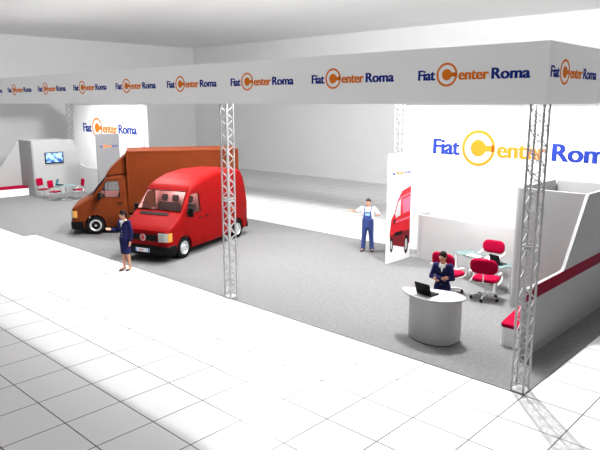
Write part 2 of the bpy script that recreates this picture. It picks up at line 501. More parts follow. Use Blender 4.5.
# banners
def banner(x, face, label, picture):
    b = thing('banner_panel', label, 'banner', (x, 6.32, CZ))
    MB().box((0, 0, 1.75), (.06, 1.3, 3.5)).build('panel', M['white' if picture else 'shadepanel'], b, bevel=.005)
    f = lambda u, v, d: Vector((.03 + d, -.62 + u, 2.86 + v))
    logo(b, lambda u, v, d: Vector((.031 + d, -.48 + u, 2.89 - CZ + v)), 1.05, .003)
    if picture:
        P = lambda y, z, d: Vector((.03 + d, y - 6.32, z - CZ))
        q = MB()
        body = [(5.78, .95), (5.86, 1.45), (6.02, 1.62), (6.18, 2.02), (6.42, 2.30), (6.93, 2.42), (6.93, .52), (6.60, .42), (5.84, .62)]
        q.prism(body, P, 0, .002)
        pic = tag(q.build('printed_picture', M['printred'], b), 'printed picture of a red van')
        q = MB(); q.prism([(6.45, 2.02), (6.93, 2.10), (6.93, 1.60), (6.50, 1.55)], P, .002, .003)
        tag(q.build('printed_area', M['printpink'], pic), 'pink window')
        q = MB(); q.prism([(6.06, 1.60), (6.22, 1.98), (6.38, 2.05), (6.36, 1.52), (6.12, 1.46)], P, .002, .003)
        tag(q.build('printed_area', M['printgrey'], pic), 'grey windscreen')
        q = MB(); q.prism([(5.80, .92), (6.93, .98), (6.93, .55), (6.60, .42), (5.84, .62)], P, .002, .003); 
        tag(q.build('printed_area', M['printdark'], pic), 'dark lower body')
        q = MB(); q.prism([(6.05, .98), (6.5, 1.0), (6.5, .86), (6.05, .86)], P, .003, .004); tag(q.build('printed_area', M['black'], pic), 'black grille')
        q = MB(); q.prism([(5.98, 1.40), (6.08, 1.44), (6.10, 1.28), (6.0, 1.26)], P, .003, .004); tag(q.build('printed_area', M['black'], pic), 'black mirror')
        for cy, cz, ry, rz in ((5.90, .60, .09, .24), (6.74, .50, .12, .32)):
            q = MB(); q.prism([(cy + ry * math.cos(k * PI / 12), cz + rz * math.sin(k * PI / 12)) for k in range(24)], P, .004, .005)
            tag(q.build('printed_wheel', M['black'], pic), 'black wheel')
            q = MB(); q.prism([(cy - .01 + ry * .55 * math.cos(k * PI / 12), cz + rz * .6 * math.sin(k * PI / 12)) for k in range(24)], P, .005, .006)
            q.build('printed_hub', M['printgrey'], pic)
        for hl in ([(6.0, 1.34), (6.93, 1.42), (6.93, 1.36), (6.0, 1.29)], [(6.2, 2.08), (6.93, 2.22), (6.93, 2.16), (6.2, 2.03)]):
            q = MB(); q.prism(hl, P, .003, .004); tag(q.build('printed_area', M['printpink'], pic), 'pink highlight line')
banner(-7.02, 1, 'white banner panel printed with a red van beside the desk area', True)
banner(-24.98, 1, 'shade-toned back of a banner panel with a small logo, standing behind the orange truck', False)

# screen on the left cabin
tv = thing('wall_screen', 'black framed screen showing a blue picture on the lounge cabin wall', 'screen', (-29.632, 5.6, 2.06))
MB().box((.025, 0, 0), (.05, 1.06, .62)).build('frame', M['black'], tv, bevel=.01)
MB().box((.052, 0, .01), (.006, .96, .52)).build('display', M['screen'], tv)

# ------------------------------------------------------------------ vehicles
def arc_lerp(tbl, x):
    for (a, *va), (b, *vb) in zip(tbl, tbl[1:]):
        if (a >= x >= b):
            t = (a - x) / (a - b) if a != b else 0
            return [p + (q - p) * t for p, q in zip(va, vb)]
    return list(tbl[0][1:]) if x > tbl[0][0] else list(tbl[-1][1:])

def halfw(w, z): return w - .105 * max(0., (z - 1.15) / 1.5) ** 1.4

def section(x, zb, zt, w, r, ins=0):
    zb += ins; zt -= ins; w -= ins
    pts = [(0, zb), (w * .6, zb), (w - .07, zb), (w - .015, zb + .06)]
    zc = max(zt - r, zb + .12)
    for k in range(1, 8):
        z = zb + .06 + (zc - zb - .06) * k / 7
        pts.append((halfw(w, z), z))
    yt = halfw(w, zc); rr = zt - zc
    for k in range(1, 7):
        a = k * 90 / 6 * D2R
        pts.append((yt - rr * 1.25 + rr * 1.25 * math.cos(a), zc + rr * math.sin(a)))
    pts.append((0, zt + .012))
    return [(x, y, z) for y, z in pts] + [(x, -y, z) for y, z in reversed(pts[1:-1])]

def van_shell(tbl, ins=0, xs=None):
    rings = []
    for x in xs:
        zb, zt, w, r = arc_lerp(tbl, x)
        rings.append(section(x, zb, zt, w, r, ins))
    return MB().loft(rings)

def steps(a, b, tbl):
    xs = sorted({round(t[0], 3) for t in tbl if b <= t[0] <= a} | {round(a, 3), round(b, 3)} | {round(a - k * .12, 3) for k in range(int((a - b) / .12) + 1)}, reverse=True)
    out = [xs[0]]
    for x in xs[1:]:
        if out[-1] - x > .012: out.append(x)
    return out

NOSE = [(.895, .40, .80, .74, .05), (.885, .30, .93, .86, .05), (.85, .26, 1.02, .92, .07), (.78, .25, 1.09, .955, .09), (.60, .25, 1.20, .975, .12),
        (.30, .25, 1.385, .98, .13), (.08, .25, 1.53, .98, .13)]

def wheel(parent, y, x, side, style):
    wz = .355; R = .355
    s = side
    w = MB(); w.lathe([(.215, -.105), (.30, -.115), (.34, -.105), (R, -.07), (R, .07), (.34, .105), (.30, .115), (.215, .105), (.20, .0)], 36, (x, y, wz), 'Y')
    t = w.build('wheel', M['blackmat'], parent, 40)
    r = MB()
    if style == 'silver':
        r.lathe([(.218, .06 * s), (.222, .112 * s), (.205, .116 * s), (.19, .08 * s), (.14, .07 * s), (.10, .098 * s), (.03, .105 * s), (.001, .105 * s), (.001, -.02 * s), (.218, -.02 * s)], 32, (x, y, wz), 'Y')
        r.build('rim', M['rim'], t, 35)
        h = MB()
        for k in range(8):
            a = k * PI / 4; h.lathe([(.0, .082 * s), (.022, .083 * s), (.0, .084 * s)], 10, (x + .165 * math.cos(a), y, wz + .165 * math.sin(a)), 'Y')
        h.build('rim_holes', M['black'], t)
    else:
        r.lathe([(.218, .06 * s), (.235, .112 * s), (.20, .119 * s), (.165, .10 * s), (.165, -.02 * s), (.218, -.02 * s)], 32, (x, y, wz), 'Y')
        r.build('rim', M['rim'], t, 35)
        h = MB(); h.lathe([(.165, .06 * s), (.15, .085 * s), (.09, .09 * s), (.07, .12 * s), (.001, .12 * s), (.001, -.02 * s), (.165, -.02 * s)], 28, (x, y, wz), 'Y')
        h.build('hub', M['blackmat'], t, 35)
        h = MB(); h.lathe([(.045, .118 * s), (.04, .135 * s), (.001, .138 * s), (.001, .115 * s)], 18, (x, y, wz), 'Y')
        h.build('hub_cap', M['rim'], t, 35)
    return t

def cab_parts(root, tbl, xs, paint, rear_x, wheels_x, style):
    body = temp(van_shell(tbl, 0, xs).mesh())
    xi = [x for x in xs if x <= .80 and x >= rear_x + .05]
    inner = temp(van_shell(tbl, .045, xi).mesh())
    cut = [inner]
    # windscreen prism
    B = Vector((.08, 0, 1.53)); Tp = Vector((-.45, 0, 2.17)); sl = (Tp - B).normalized(); nn = Vector((-sl.z, 0, sl.x)) * -1
    Lw = (Tp - B).length
    def ws(u, v, d): return B + sl * v + Vector((0, u, 0)) + nn * d
    wq = [(-.89, .045), (.89, .045), (.80, Lw - .03), (-.80, Lw - .03)]
    cut.append(temp(MB().prism(wq, ws, -.22, .22).mesh()))
    sw = [(-.16, 1.46), (-.98, 1.44), (-.94, 2.02), (-.88, 2.07), (-.52, 2.07), (-.44, 2.02)]
    cut.append(temp(MB().prism(sw, XZ, -1.3, 1.3).mesh()))
    for wx in wheels_x:
        for s in (-1, 1):
            cut.append(temp(MB().lathe([(.001, -.2), (.42, -.2), (.42, .2), (.001, .2)], 32, (wx, s * .93, .36), 'Y').mesh()))
    boolean(body, cut)
    body.name = 'body'; body.data.name = 'body'; body.data.materials.clear(); body.data.materials.append(paint)
    me = body.data; me.materials.append(M['brightening'])
    for p_ in me.polygons:
        c = p_.center
        if rear_x - .1 < c.x < .80 and c.z > .62:
            zb, zt, w_, r_ = arc_lerp(tbl, c.x)
            if c.z < zt - .025 and abs(c.y) < halfw(w_, c.z) - .03 and not (abs(c.y) > .5 and zt - c.z < r_ and (abs(c.y) - (halfw(w_, zt - r_) - r_)) ** 2 + (c.z - zt + r_) ** 2 > (r_ - .02) ** 2 and abs(c.y) > halfw(w_, zt - r_) - r_): p_.material_index = 1
    shade(body.data, 28); body.parent = root
    bz = arc_lerp(tbl, -1.2)[1]
    MB().prism([(-.92, .40), (.92, .40), (.92, 1.3), (.82, bz - .22), (.66, bz - .09), (-.66, bz - .09), (-.82, bz - .22), (-.92, 1.3)], YZ, -1.20, -1.17).build('added_bulkhead', M['brightening'], root)  # added pale backing, keeps the space behind the seats from going dark
    # glass
    MB().prism([(p[0] * 1.01, p[1]) for p in wq], ws, -.022, -.014).build('windscreen', M['winglass'], root)
    for s in (-1, 1):
        vs = []
        for dd in (.012, .018):
            vs += [(x, s * (halfw(.98, z) - dd), z) for x, z in sw]
        n = len(sw)
        fs = [tuple(range(n)), tuple(range(n, 2 * n))] + [(i, (i + 1) % n, (i + 1) % n + n, i + n) for i in range(n)]
        g = MB().add(vs, fs).build('side_window', M['winglass'], root)
        f = MB(); f.tube([(x, s * (halfw(.98, z) + .002), z) for x, z in sw], .012, 6, True)
        f.tube([(-.40, s * (halfw(.98, 1.46) + .0), 1.46), (-.42, s * (halfw(.98, 2.02)), 2.03)], .012, 6)
        f.build('window_seal', M['black'], g)
    f = MB(); f.tube([ws(u, v, .004) for u, v in wq], .02, 6, True); f.build('windscreen_seal', M['black'], root)
    f = MB()
    for y in (.45, -.25): f.tube([ws(y, .03, .03), ws(y - .34, .20, .03), ws(y - .58, .27, .03)], .011, 6)
    f.build('wipers', M['black'], root)
    # intake slot on the bonnet below the windscreen
    sl2 = MB()
    def hood(x): return arc_lerp(tbl, x)[1] + .014
    sl2.add([(.26, -.62, hood(.26)), (.26, .52, hood(.26)), (.16, .52, hood(.16)), (.16, -.62, hood(.16)), (.26, -.62, hood(.26) + .012), (.26, .52, hood(.26) + .012), (.16, .52, hood(.16) + .012), (.16, -.62, hood(.16) + .012)],
            [(0, 1, 2, 3), (4, 5, 6, 7), (0, 1, 5, 4), (1, 2, 6, 5), (2, 3, 7, 6), (3, 0, 4, 7)])
    sl2.build('bonnet_vent', M['black'], root)
    # bumper
    plan = [(.44, .985), (.62, .985), (.78, .975), (.88, .90), (.925, .72), (.94, .4), (.945, 0)]
    plan = plan + [(x, -y) for x, y in reversed(plan[:-1])]
    rings = []
    for z, k in ((.22, -.05), (.24, -.01), (.30, .01), (.46, .012), (.53, 0.0), (.55, -.03)):
        rings.append([(x + k, y * (1 + k * .5), z) for x, y in plan] + [(x + k - .10 if abs(y) < .9 else x, y * (.86 if abs(y) > .9 else .9), z) for x, y in reversed(plan)])
    MB().loft(rings).build('bumper', M['black'], root, 40)
    # grille
    g = MB(); g.prism([(-.57, .70), (.57, .70), (.55, .90), (-.55, .90)], YZ, .84, .905)
    gr = g.build('grille', M['black'], root, bevel=.008)
    q = MB()
    for z in (.735, .775, .815, .855): q.box((.908, 0, z), (.008, 1.06, .008))
    q.build('grille_slats', M['blackmat'], gr)
    e = MB(); e.lathe([(.001, .0), (.105, .0), (.11, .014), (.088, .02), (.001, .02)], 28, (.905, 0, .80), 'X')
    em = e.build('emblem', M['rim'], gr, 35)
    e = MB(); e.lathe([(.001, .018), (.096, .018), (.088, .026), (.001, .027)], 28, (.905, 0, .80), 'X')
    tag(e.build('emblem_disc', M['badge'], em, 35), 'red disc')
    p = MB(); p.box((.967, 0, .395), (.014, .56, .125)); pl = p.build('number_plate', M['plate'], root, bevel=.004)
    for y in (-.255, .255): p = MB(); p.box((.976, y, .395), (.004, .045, .12)); p.build('plate_band', M['plateblue'], pl)
    for y in (-.12, -.07, -.02, .03): p = MB(); p.box((.9755, y, .395), (.003, .03, .06)); p.build('plate_mark', M['plategl'], pl)
    # headlights
    for s in (-1, 1):
        out = [(.90, .60), (.90, .80), (.865, .905), (.80, .965), (.80, .90), (.80, .60)]
        h = MB(); h.prism([(x, y * s) for x, y in out], XY, .69, .97); hl = h.build('headlight', M['lens'], root, 30, bevel=.01)
        h = MB(); h.prism([(x, y * s) for x, y in [(.835, .938), (.80, .970), (.66, .985), (.66, .93), (.80, .90)]], XY, .69, .965)
        tag(h.build('indicator', M['amber'], hl, 30, bevel=.008), 'amber corner lens')
    # mirrors
    for s in (-1, 1):
        q = MB(); q.slab(.20, .33, .12, .05, lambda u, v, d, s=s: Vector((-.20 + d, s * (1.12 + u * 1.0), 1.52 + v)))
        mr = q.build('mirror', M['black'], root, 40)
        q = MB(); q.tube([(-.22, s * .95, 1.48), (-.2, s * 1.08, 1.48)], .025, 8); q.build('mirror_arm', M['black'], mr, 40)
    # door: seams as thin dark rubber, handle
    for s in (-1, 1):
        Y = lambda z, o=.0: s * (halfw(.98, z) + o)
        q = MB(); seam = [(-.12, 1.47), (-.10, .95), (-.45, .75), (-.55, .40), (-1.10, .36), (-1.10, 1.44), (-1.06, 2.05), (-.95, 2.15), (-.48, 2.14)]
        q.tube([(x, Y(z, -.004), z) for x, z in seam], .008, 6)
        q.build('door_seam', M['black'], root)
        q = MB(); q.slab(.20, .05, .04, .02, lambda u, v, d, s=s: Vector((-.96 + u, s * (halfw(.98, 1.22) + .012 + d), 1.22 + v)))
        q.build('door_handle', M['black'], root, 40)
    q = MB(); dz = arc_lerp(tbl, -.85)[1]; q.slab(.16, .10, .03, .02, lambda u, v, d: Vector((-.85 + v, u, dz - .075 + d))); q.build('added_lamp_lens', M['paper'], root, 40)  # added lens to go with the fill light below
    l = bpy.data.lights.new('cab_fill_light', 'POINT'); l.energy = 22; l.shadow_soft_size = .08; lo = bpy.data.objects.new('cab_fill_light', l); COL.objects.link(lo); lo.parent = root; lo.location = (-.85, 0, dz - .15)  # added fill light that brightens the cab interior
    # cabin interior: seats, dashboard, steering wheel
    def seat(y, w):
        q = MB(); q.slab(w, .50, .16, .07, lambda u, v, d: Vector((-.66 + v, y + u, .95 + d)))
        st = q.build('seat', M['dark'], root, 40)
        q = MB(); q.slab(w, .66, .14, .08, lambda u, v, d: Vector((-.92 - v * .22 + d, y + u, 1.32 + v))); q.build('seat_back', M['dark'], st, 40)
        return st
    def headrest(st, y):
        q = MB(); q.slab(.27, .23, .11, .06, lambda u, v, d: Vector((-1.03 - v * .2 + d, y + u, 1.80 + v)))
        q.tube([(-1.0, y - .06, 1.6), (-1.02, y - .06, 1.74)], .01, 6); q.tube([(-1.0, y + .06, 1.6), (-1.02, y + .06, 1.74)], .01, 6)
        q.build('headrest', M['dark'], st, 40)
    s1 = seat(.50, .54); headrest(s1, .50)
    s2 = seat(-.33, .95); headrest(s2, -.10); headrest(s2, -.56)
    q = MB(); q.prism([(.02, 1.12), (-.28, 1.16), (-.22, 1.36), (.02, 1.42)], XZ, -.86, .86); q.build('dashboard', M['dark'], root, bevel=.02)
    q = MB(); c = Vector((-.38, .50, 1.36)); ax = Matrix.Rotation(-.9, 3, 'Y')
    q.tube([c + ax @ Vector((.19 * math.cos(a * PI / 12), .19 * math.sin(a * PI / 12), 0)) for a in range(24)], .016, 6, True)
    q.tube([c + ax @ Vector((0, -.19, 0)), c + ax @ Vector((0, .19, 0))], .014, 6); q.tube([c, (-.2, .5, 1.26)], .025, 6)
    q.build('steering_wheel', M['black'], root, 40)

def pose(Pf, d):
    l = Vector((-d[1], d[0])).normalized()
    return (Pf[0] - l.x * .98, Pf[1] - l.y * .98, CZ), math.atan2(d[1], d[0])

# red panel van
RED = NOSE + [(-.45, .25, 2.17, .98, .14), (-.62, .25, 2.33, .98, .15), (-.90, .25, 2.46, .98, .17), (-1.4, .25, 2.60, .98, .18), (-2.3, .25, 2.69, .98, .18), (-3.4, .25, 2.66, .98, .18),
              (-3.80, .26, 2.60, .975, .17), (-3.95, .28, 2.40, .965, .16), (-4.06, .30, 2.02, .955, .15), (-4.15, .34, 1.45, .945, .16), (-4.18, .42, .95, .90, .1)]
loc, rz = pose((-12.356, 1.785), (.3098, -.9508))
van = thing('panel_van', 'bright red high-roof panel van parked beside the orange truck', 'van', loc, rz)
cab_parts(van, RED, steps(.895, -4.18, RED), M['redpaint'], -4.18, (0, -3.40), 'silver')
for wx in (0, -3.40):
    for s in (-1, 1): wheel(van, s * .85, wx, s, 'silver')
for s in (-1, 1):
    q = MB()
    q.tube([(-1.25, s * (halfw(.98, 1.32) + .0), 1.32), (-3.85, s * (halfw(.98, 1.32) - .002), 1.32)], .010, 6)
    q.tube([(-2.45, s * (halfw(.98, .5)), .36), (-2.45, s * (halfw(.98, 2.0)), 2.02), (-1.18, s * (halfw(.98, 2.05)), 2.08)], .007, 6)
    q.build('panel_seam', M['redpaint'], van, 40)
    q = MB(); q.slab(.18, .05, .04, .02, lambda u, v, d, s=s: Vector((-1.34 + u, s * (halfw(.98, 1.22) + .012 + d), 1.22 + v))); q.build('sliding_door_handle', M['black'], van, 40)
    q = MB(); q.slab(.16, .05, .02, .02, lambda u, v, d, s=s: Vector((-3.05 + u, s * (halfw(.98, 1.18) + .006 + d), 1.18 + v))); q.build('side_marker', M['amber'], van, 40)
    q = MB(); q.slab(.10, .44, .06, .03, lambda u, v, d, s=s: Vector((-4.13 - .03 * 0 + d, s * .86 + u, 1.12 + v))); q.build('tail_lamp', M['taill'], van, 40)
q = MB(); q.box((-4.20, 0, .40), (.12, 1.86, .22)); q.build('rear_bumper', M['black'], van, bevel=.03)
q = MB(); q.tube([(-4.185, 0, .5), (-4.165, 0, 1.4), (-4.09, 0, 2.05), (-3.99, 0, 2.42)], .01, 6); q.build('rear_door_seam', M['black'], van)

# orange box truck
OR = NOSE + [(-.45, .25, 2.17, .98, .16), (-.55, .25, 2.26, .98, .18), (-.75, .25, 2.33, .98, .2), (-1.20, .25, 2.36, .98, .2), (-1.28, .27, 2.33, .97, .2)]
dd = Vector((-.545, -.84)).normalized()
loc, rz = pose((-17.94, 1.63), dd)
trk = thing('box_truck', 'burnt orange box truck with roof deflector parked behind the red van', 'truck', loc, rz)
cab_parts(trk, OR, steps(.895, -1.28, OR), M['orangepaint'], -1.28, (0,), 'black')
for s in (-1, 1): wheel(trk, s * .85, 0, s, 'black')
for s in (-1, 1):
    wheel(trk, s * .84, -3.75, s, 'black'); 
q = MB()
for s in (-1, 1): q.box((-3.4, s * .42, .72), (4.4, .10, .2))
for x in (-1.6, -2.8, -3.75, -5.2): q.box((x, 0, .72), (.1, .84, .14))
q.tube([(-3.75, -.80, .36), (-3.75, .80, .36)], .06, 10)
for s in (-1, 1): q.box((-3.75, s * .42, .50), (.16, .10, .30))
q.build('chassis', M['blackmat'], trk)
bx = MB(); bx.box((-3.46, 0, 2.02), (4.34, 2.00, 2.40)); box = bx.build('cargo_box', M['orangebox'], trk, bevel=.02)
e = MB()
for s in (-1, 1):
    for x in (-1.31, -5.61): e.box((x, s * .995, 2.02), (.07, .05, 2.42))
    for z in (.84, 3.20): e.box((-3.46, s * .995, z), (4.36, .05, .06))
for x in (-1.31, -5.61):
    for z in (.84, 3.20): e.box((x, 0, z), (.07, 2.02, .06))
e.build('edge_trim', M['orangepaint'], box, bevel=.008)
prof = interp([(-.46, 2.23), (-.54, 2.42), (-.80, 2.68), (-1.08, 2.93), (-1.24, 3.06)], 5) + [(-1.26, 2.34)]
sp = MB(); sp.prism(prof, XZ, -.86, .86); sp.build('roof_deflector', M['orangepaint'], trk, 30, bevel=.03)
for s in (-1, 1): q = MB(); q.tube([(-.50, s * .87, 2.30), (-1.26, s * .87, 2.345)], .012, 6); q.build('roof_gutter', M['black'], trk)
q = MB()
for s in (-1, 1): q.box((-5.64, s * .85, .66), (.06, .3, .14))
q.build('tail_lamps', M['taill'], trk)

# ------------------------------------------------------------------ furniture
def at(o, loc, facing):
    o.location = loc; o.rotation_euler = (0, 0, math.atan2(facing[0], -facing[1])); return o   # local -Y looks along facing

def office_chair():
    r = thing('office_chair', 'x', 'chair')
    q = MB(); q.slab(.62, .54, .11, .16, lambda u, v, d: Vector((u, v - .02, .515 + d))); q.build('seat', M['cushion'], r, 40)
    q = MB(); q.slab(.66, .37, .10, .16, lambda u, v, d: Vector((u, .30 + d - .28 * u * u + v * .10, .88 + v))); q.build('backrest', M['cushion'], r, 40)
    for s in (-1, 1):
        pts = interp([(.22, .46), (.0, .46), (-.18, .50), (-.20, .60), (-.05, .69), (.16, .70), (.30, .74)], 6)
        q = MB(); q.tube([(s * .335, y, z) for y, z in pts], .022, 8); a = q.build('arm_loop', M['silver'] if False else M['white'], r, 40)
    q = MB(); q.tube([(0, .16, .43), (0, .27, .48), (0, .285, .70)], .016, 8); q.box((0, 0, .445), (.30, .30, .03)); q.build('back_bracket', M['white'], r, 40)
    q = MB(); q.lathe([(.028, .10), (.028, .30), (.02, .30), (.02, .45)], 14); q.build('gas_column', M['chrome'], r, 40)
    b = MB(); cs = []
    for k in range(5):
        a = k * 2 * PI / 5 + .3; c, s_ = math.cos(a), math.sin(a)
        b.tube([(0, 0, .125), (.18 * c, .18 * s_, .115), (.33 * c, .33 * s_, .085)], [.034, .026, .02], 8); cs.append((.33 * c, .33 * s_))
    b.lathe([(.05, .09), (.05, .15), (.03, .16)], 14)
    base = b.build('star_base', M['chrome'], r, 40)
    for x, y in cs:
        q = MB(); t = Vector((-y, x)).normalized()
        for o in (-.018, .018):
            n = 14; u = Vector((x, y)).normalized(); rings = []
            for h in (o - .012, o + .012):
                rings.append([(x + t.x * h + u.x * .032 * math.cos(2 * PI * k / n), y + t.y * h + u.y * .032 * math.cos(2 * PI * k / n), .033 + .032 * math.sin(2 * PI * k / n)) for k in range(n)])
            q.loft(rings)
        q.box((x, y, .075), (.03, .03, .03)); q.build('caster', M['black'], base)
    return r
CH = [((-4.01, 4.36), (.12, .99), 'crimson office chair directly behind the standing woman at the counter'),
      ((-3.05, 4.54), (-.22, .97), 'crimson office chair with its back to the viewer in front of the glass desk'),
      ((-3.90, 6.42), (.05, -1), 'crimson office chair on the far side of the glass desk')]
c0 = office_chair()
for i, ((x, y), f, lab) in enumerate(CH):
    o = c0 if i == 0 else copy_tree(c0)
    at(o, (x, y, CZ), f); o.scale = ((1.1,) * 3, (1.08,) * 3, (1.02,) * 3)[i]; tag(o, lab, 'chair', 'crimson office chairs')

# glass desk
ang = math.atan2(-.45, .89)
desk = thing('glass_desk', 'glass topped desk with white legs between the crimson office chairs', 'desk', (-3.745, 5.715, CZ), ang)
q = MB(); q.slab(2.02, .60, .02, .02, lambda u, v, d: Vector((u, v, .745 + d)), e=.004); q.build('desk_top', M['deskglass'], desk, 40)
for sx in (-1, 1):
    for sy in (-1, 1):
        q = MB(); q.box((sx * .90, sy * .25, .367), (.05, .05, .735)); q.build('leg', M['white'], desk, bevel=.005)
q = MB(); q.box((0, -.25, .71), (1.75, .03, .04)); q.box((0, .25, .71), (1.75, .03, .04)); q.box((-.9, 0, .71), (.03, .45, .04)); q.box((.9, 0, .71), (.03, .45, .04)); q.build('frame', M['white'], desk)
def on_desk(u, v): 
    c, s = math.cos(ang), math.sin(ang); return (-3.745 + u * c - v * s, 5.715 + u * s + v * c, CZ + .757)

def laptop(name, label, loc, facing, lid, scale=1., lidmat='laptopscreen'):
    r = thing(name, label, 'laptop', loc); at(r, loc, facing); r.scale = (scale,) * 3
    q = MB(); q.slab(.36, .26, .02, .015, lambda u, v, d: Vector((u, v, .011 + d)), e=.004); b = q.build('keyboard_base', M['black'], r, 40)
    q = MB()
    for i in range(5):
        for j in range(12): q.box((-.143 + j * .026, -.0 + .08 - i * .024 + .02, .0225), (.02, .018, .003))
    q.build('keys', M['dark'], b)
    # screen hinges at the back edge (+Y), its display looks along -Y
    c, s = math.cos(lid), math.sin(lid)
    q = MB(); q.slab(.36, .25, .014, .015, lambda u, v, d: Vector((u, .128 + (v + .125) * c + d * s, .022 + (v + .125) * s - d * c)), e=.004)
    l = q.build('lid', M['black'], r, 40)
    q = MB(); q.slab(.33, .215, .002, .005, lambda u, v, d: Vector((u, .128 + (v + .127) * c + (d - .0075) * s, .022 + (v + .127) * s - (d - .0075) * c)), e=.0005)
    q.build('display', M[lidmat], l)
    return r
laptop('laptop', 'black open laptop near the right end of the glass desk', on_desk(.62, .05), (.30, .95), 1.35, 1.0)

# magazines on the desk
for lab, u, v, r, mm in (('open black framed folder with white pages lying on the glass desk', -.30, -.08, .25, 'paper'), ('dark magazine with a red picture lying beside the folder on the glass desk', .17, -.08, -.15, 'magred')):
    x, y, z = on_desk(u, v)
    f = thing('folder' if mm == 'paper' else 'magazine', lab, 'folder' if mm == 'paper' else 'magazine', (x, y, z), ang + r)
    q = MB(); q.box((0, 0, .005), (.50 if mm == 'paper' else .34, .34 if mm == 'paper' else .25, .010)); q.build('cover', M['black'], f)
    if mm == 'paper':
        for s in (-1, 1):
            q = MB(); q.box((s * .115, 0, .0115), (.19, .25, .003)); pg = q.build('page', M['paper'], f)
            q = MB(); q.box((s * .115, .04 * s, .0135), (.10, .07, .001)); q.build('printed_picture', M['magred'], pg)
    else:
        q = MB(); q.box((0, 0, .0115), (.24, .15, .003)); q.build('picture', M['magred'], f)
x, y, z = on_desk(.02, .19)
pp = thing('paper_sheet', 'blank white paper sheet on the glass desk in front of the far chair', 'paper', (x, y, z), ang)
q = MB(); q.box((0, 0, .002), (.30, .21, .004)); q.build('sheet', M['paper'], pp)

# reception counter
cu = thing('reception_counter', 'white curved reception counter with an open laptop on top', 'counter', (-2.56, 1.22, CZ), 0)
CO = Vector((-2.56, 1.22))
def smooth_loop(pts, n=6):
    m = len(pts); P = [Vector(p) - CO for p in pts]; out = []
    for i in range(m):
        a, b, c, d = P[i - 1], P[i], P[(i + 1) % m], P[(i + 2) % m]
        for k in range(n):
            t = k / n
            q = .5 * (2 * b + (c - a) * t + (2 * a - 5 * b + 4 * c - d) * t * t + (3 * b - a - 3 * c + d) * t ** 3)
            out.append((q.x, q.y))
    return out
arc = [(-3.09, 1.02), (-3.0, .925), (-2.86, .86), (-2.69, .81), (-2.52, .80), (-2.36, .82), (-2.20, .89), (-2.10, 1.02), (-2.06, 1.18), (-2.06, 1.36), (-2.09, 1.52)]
inner = [(-2.22, 1.50), (-2.28, 1.28), (-2.45, 1.10), (-2.75, 1.05), (-2.98, 1.10)]
body_pts = smooth_loop(arc + inner)
MB().prism(body_pts, XY, .02, .96).build('body', M['counter'], cu, 30)
MB().prism([(x * .97, y * .97) for x, y in body_pts], XY, 0, .02).build('plinth', M['black'], cu, 30)
topp = smooth_loop([(-3.40, 1.22), (-3.26, 1.02), (-3.05, .88), (-2.80, .81), (-2.56, .785), (-2.32, .83), (-2.12, .97), (-1.98, 1.18), (-1.94, 1.38), (-2.06, 1.55), (-2.32, 1.66), (-2.64, 1.62), (-2.94, 1.50), (-3.20, 1.37)])
q = MB(); q.prism(topp, XY, .96, 1.0); q.build('counter_top', M['counter'], cu, 30, bevel=.012)
laptop('laptop', 'black open laptop on the white reception counter', (-2.72, 1.16, CZ + 1.002), (.10, 1.0), 1.25, 1.1)

# lounge
lt = thing('lounge_table', 'round glass table between the crimson cantilever chairs in the lounge', 'table', (-27.33, 5.04, CZ))
q = MB(); q.lathe([(.001, .735), (.60, .735), (.605, .745), (.60, .755), (.001, .755)], 40); q.build('table_top', M['deskglass'], lt, 40)
q = MB(); q.lathe([(.035, .03), (.035, .70), (.12, .715), (.12, .733)], 20); q.build('pedestal', M['chrome'], lt, 40)
q = MB(); q.lathe([(.001, 0), (.30, 0), (.30, .012), (.06, .03), (.001, .03)], 32); q.build('base', M['chrome'], lt, 40)
laptop('laptop', 'small open laptop with teal display on the lounge table', (-27.66, 4.88, CZ + .757), (.68, .73), 1.75, 1.15, 'teal')

def cantilever():
    r = thing('cantilever_chair', 'x', 'chair')
    q = MB(); q.slab(.48, .46, .07, .07, lambda u, v, d: Vector((u, v - .02, .475 + d))); q.build('seat', M['cushion'], r, 40)
    q = MB(); q.slab(.46, .40, .06, .08, lambda u, v, d: Vector((u, .25 + d + v * .14 - .15 * u * u, .86 + v))); q.build('backrest', M['cushion'], r, 40)
    q = MB()
    for s in (-1, 1):
        pts = [(s * .22, .29, 1.0), (s * .23, .23, .62), (s * .23, .20, .47), (s * .23, .14, .44), (s * .23, -.20, .43), (s * .23, -.25, .40), (s * .23, -.26, .06), (s * .23, -.23, .016), (s * .23, .24, .016)]
        q.tube(pts, .014, 8)
    q.tube([(-.23, .24, .016), (.23, .24, .016)], .014, 8)
    q.build('tube_frame', M['chrome'], r, 40)
    for s in (-1, 1):
        q = MB(); q.tube([(s * .25, .22, .66), (s * .255, -.10, .66), (s * .255, -.20, .62), (s * .25, -.24, .44)], .013, 8); q.build('armrest', M['chrome'], r, 40)
    return r
LC = [((-28.72, 4.46), (.93, .36), 'leftmost crimson cantilever chair by the lounge table, nearest the cabin'),
      ((-27.38, 4.46), (.85, .50), 'crimson cantilever chair at the front of the lounge table'),
      ((-27.15, 5.66), (-.15, -.99), 'crimson cantilever chair on the truck side of the lounge table')]
c1 = cantilever()
for i, ((x, y), f, lab) in enumerate(LC):
    o = c1 if i == 0 else copy_tree(c1)
    at(o, (x, y, CZ), f); tag(o, lab, 'chair', 'crimson cantilever chairs in the lounge')

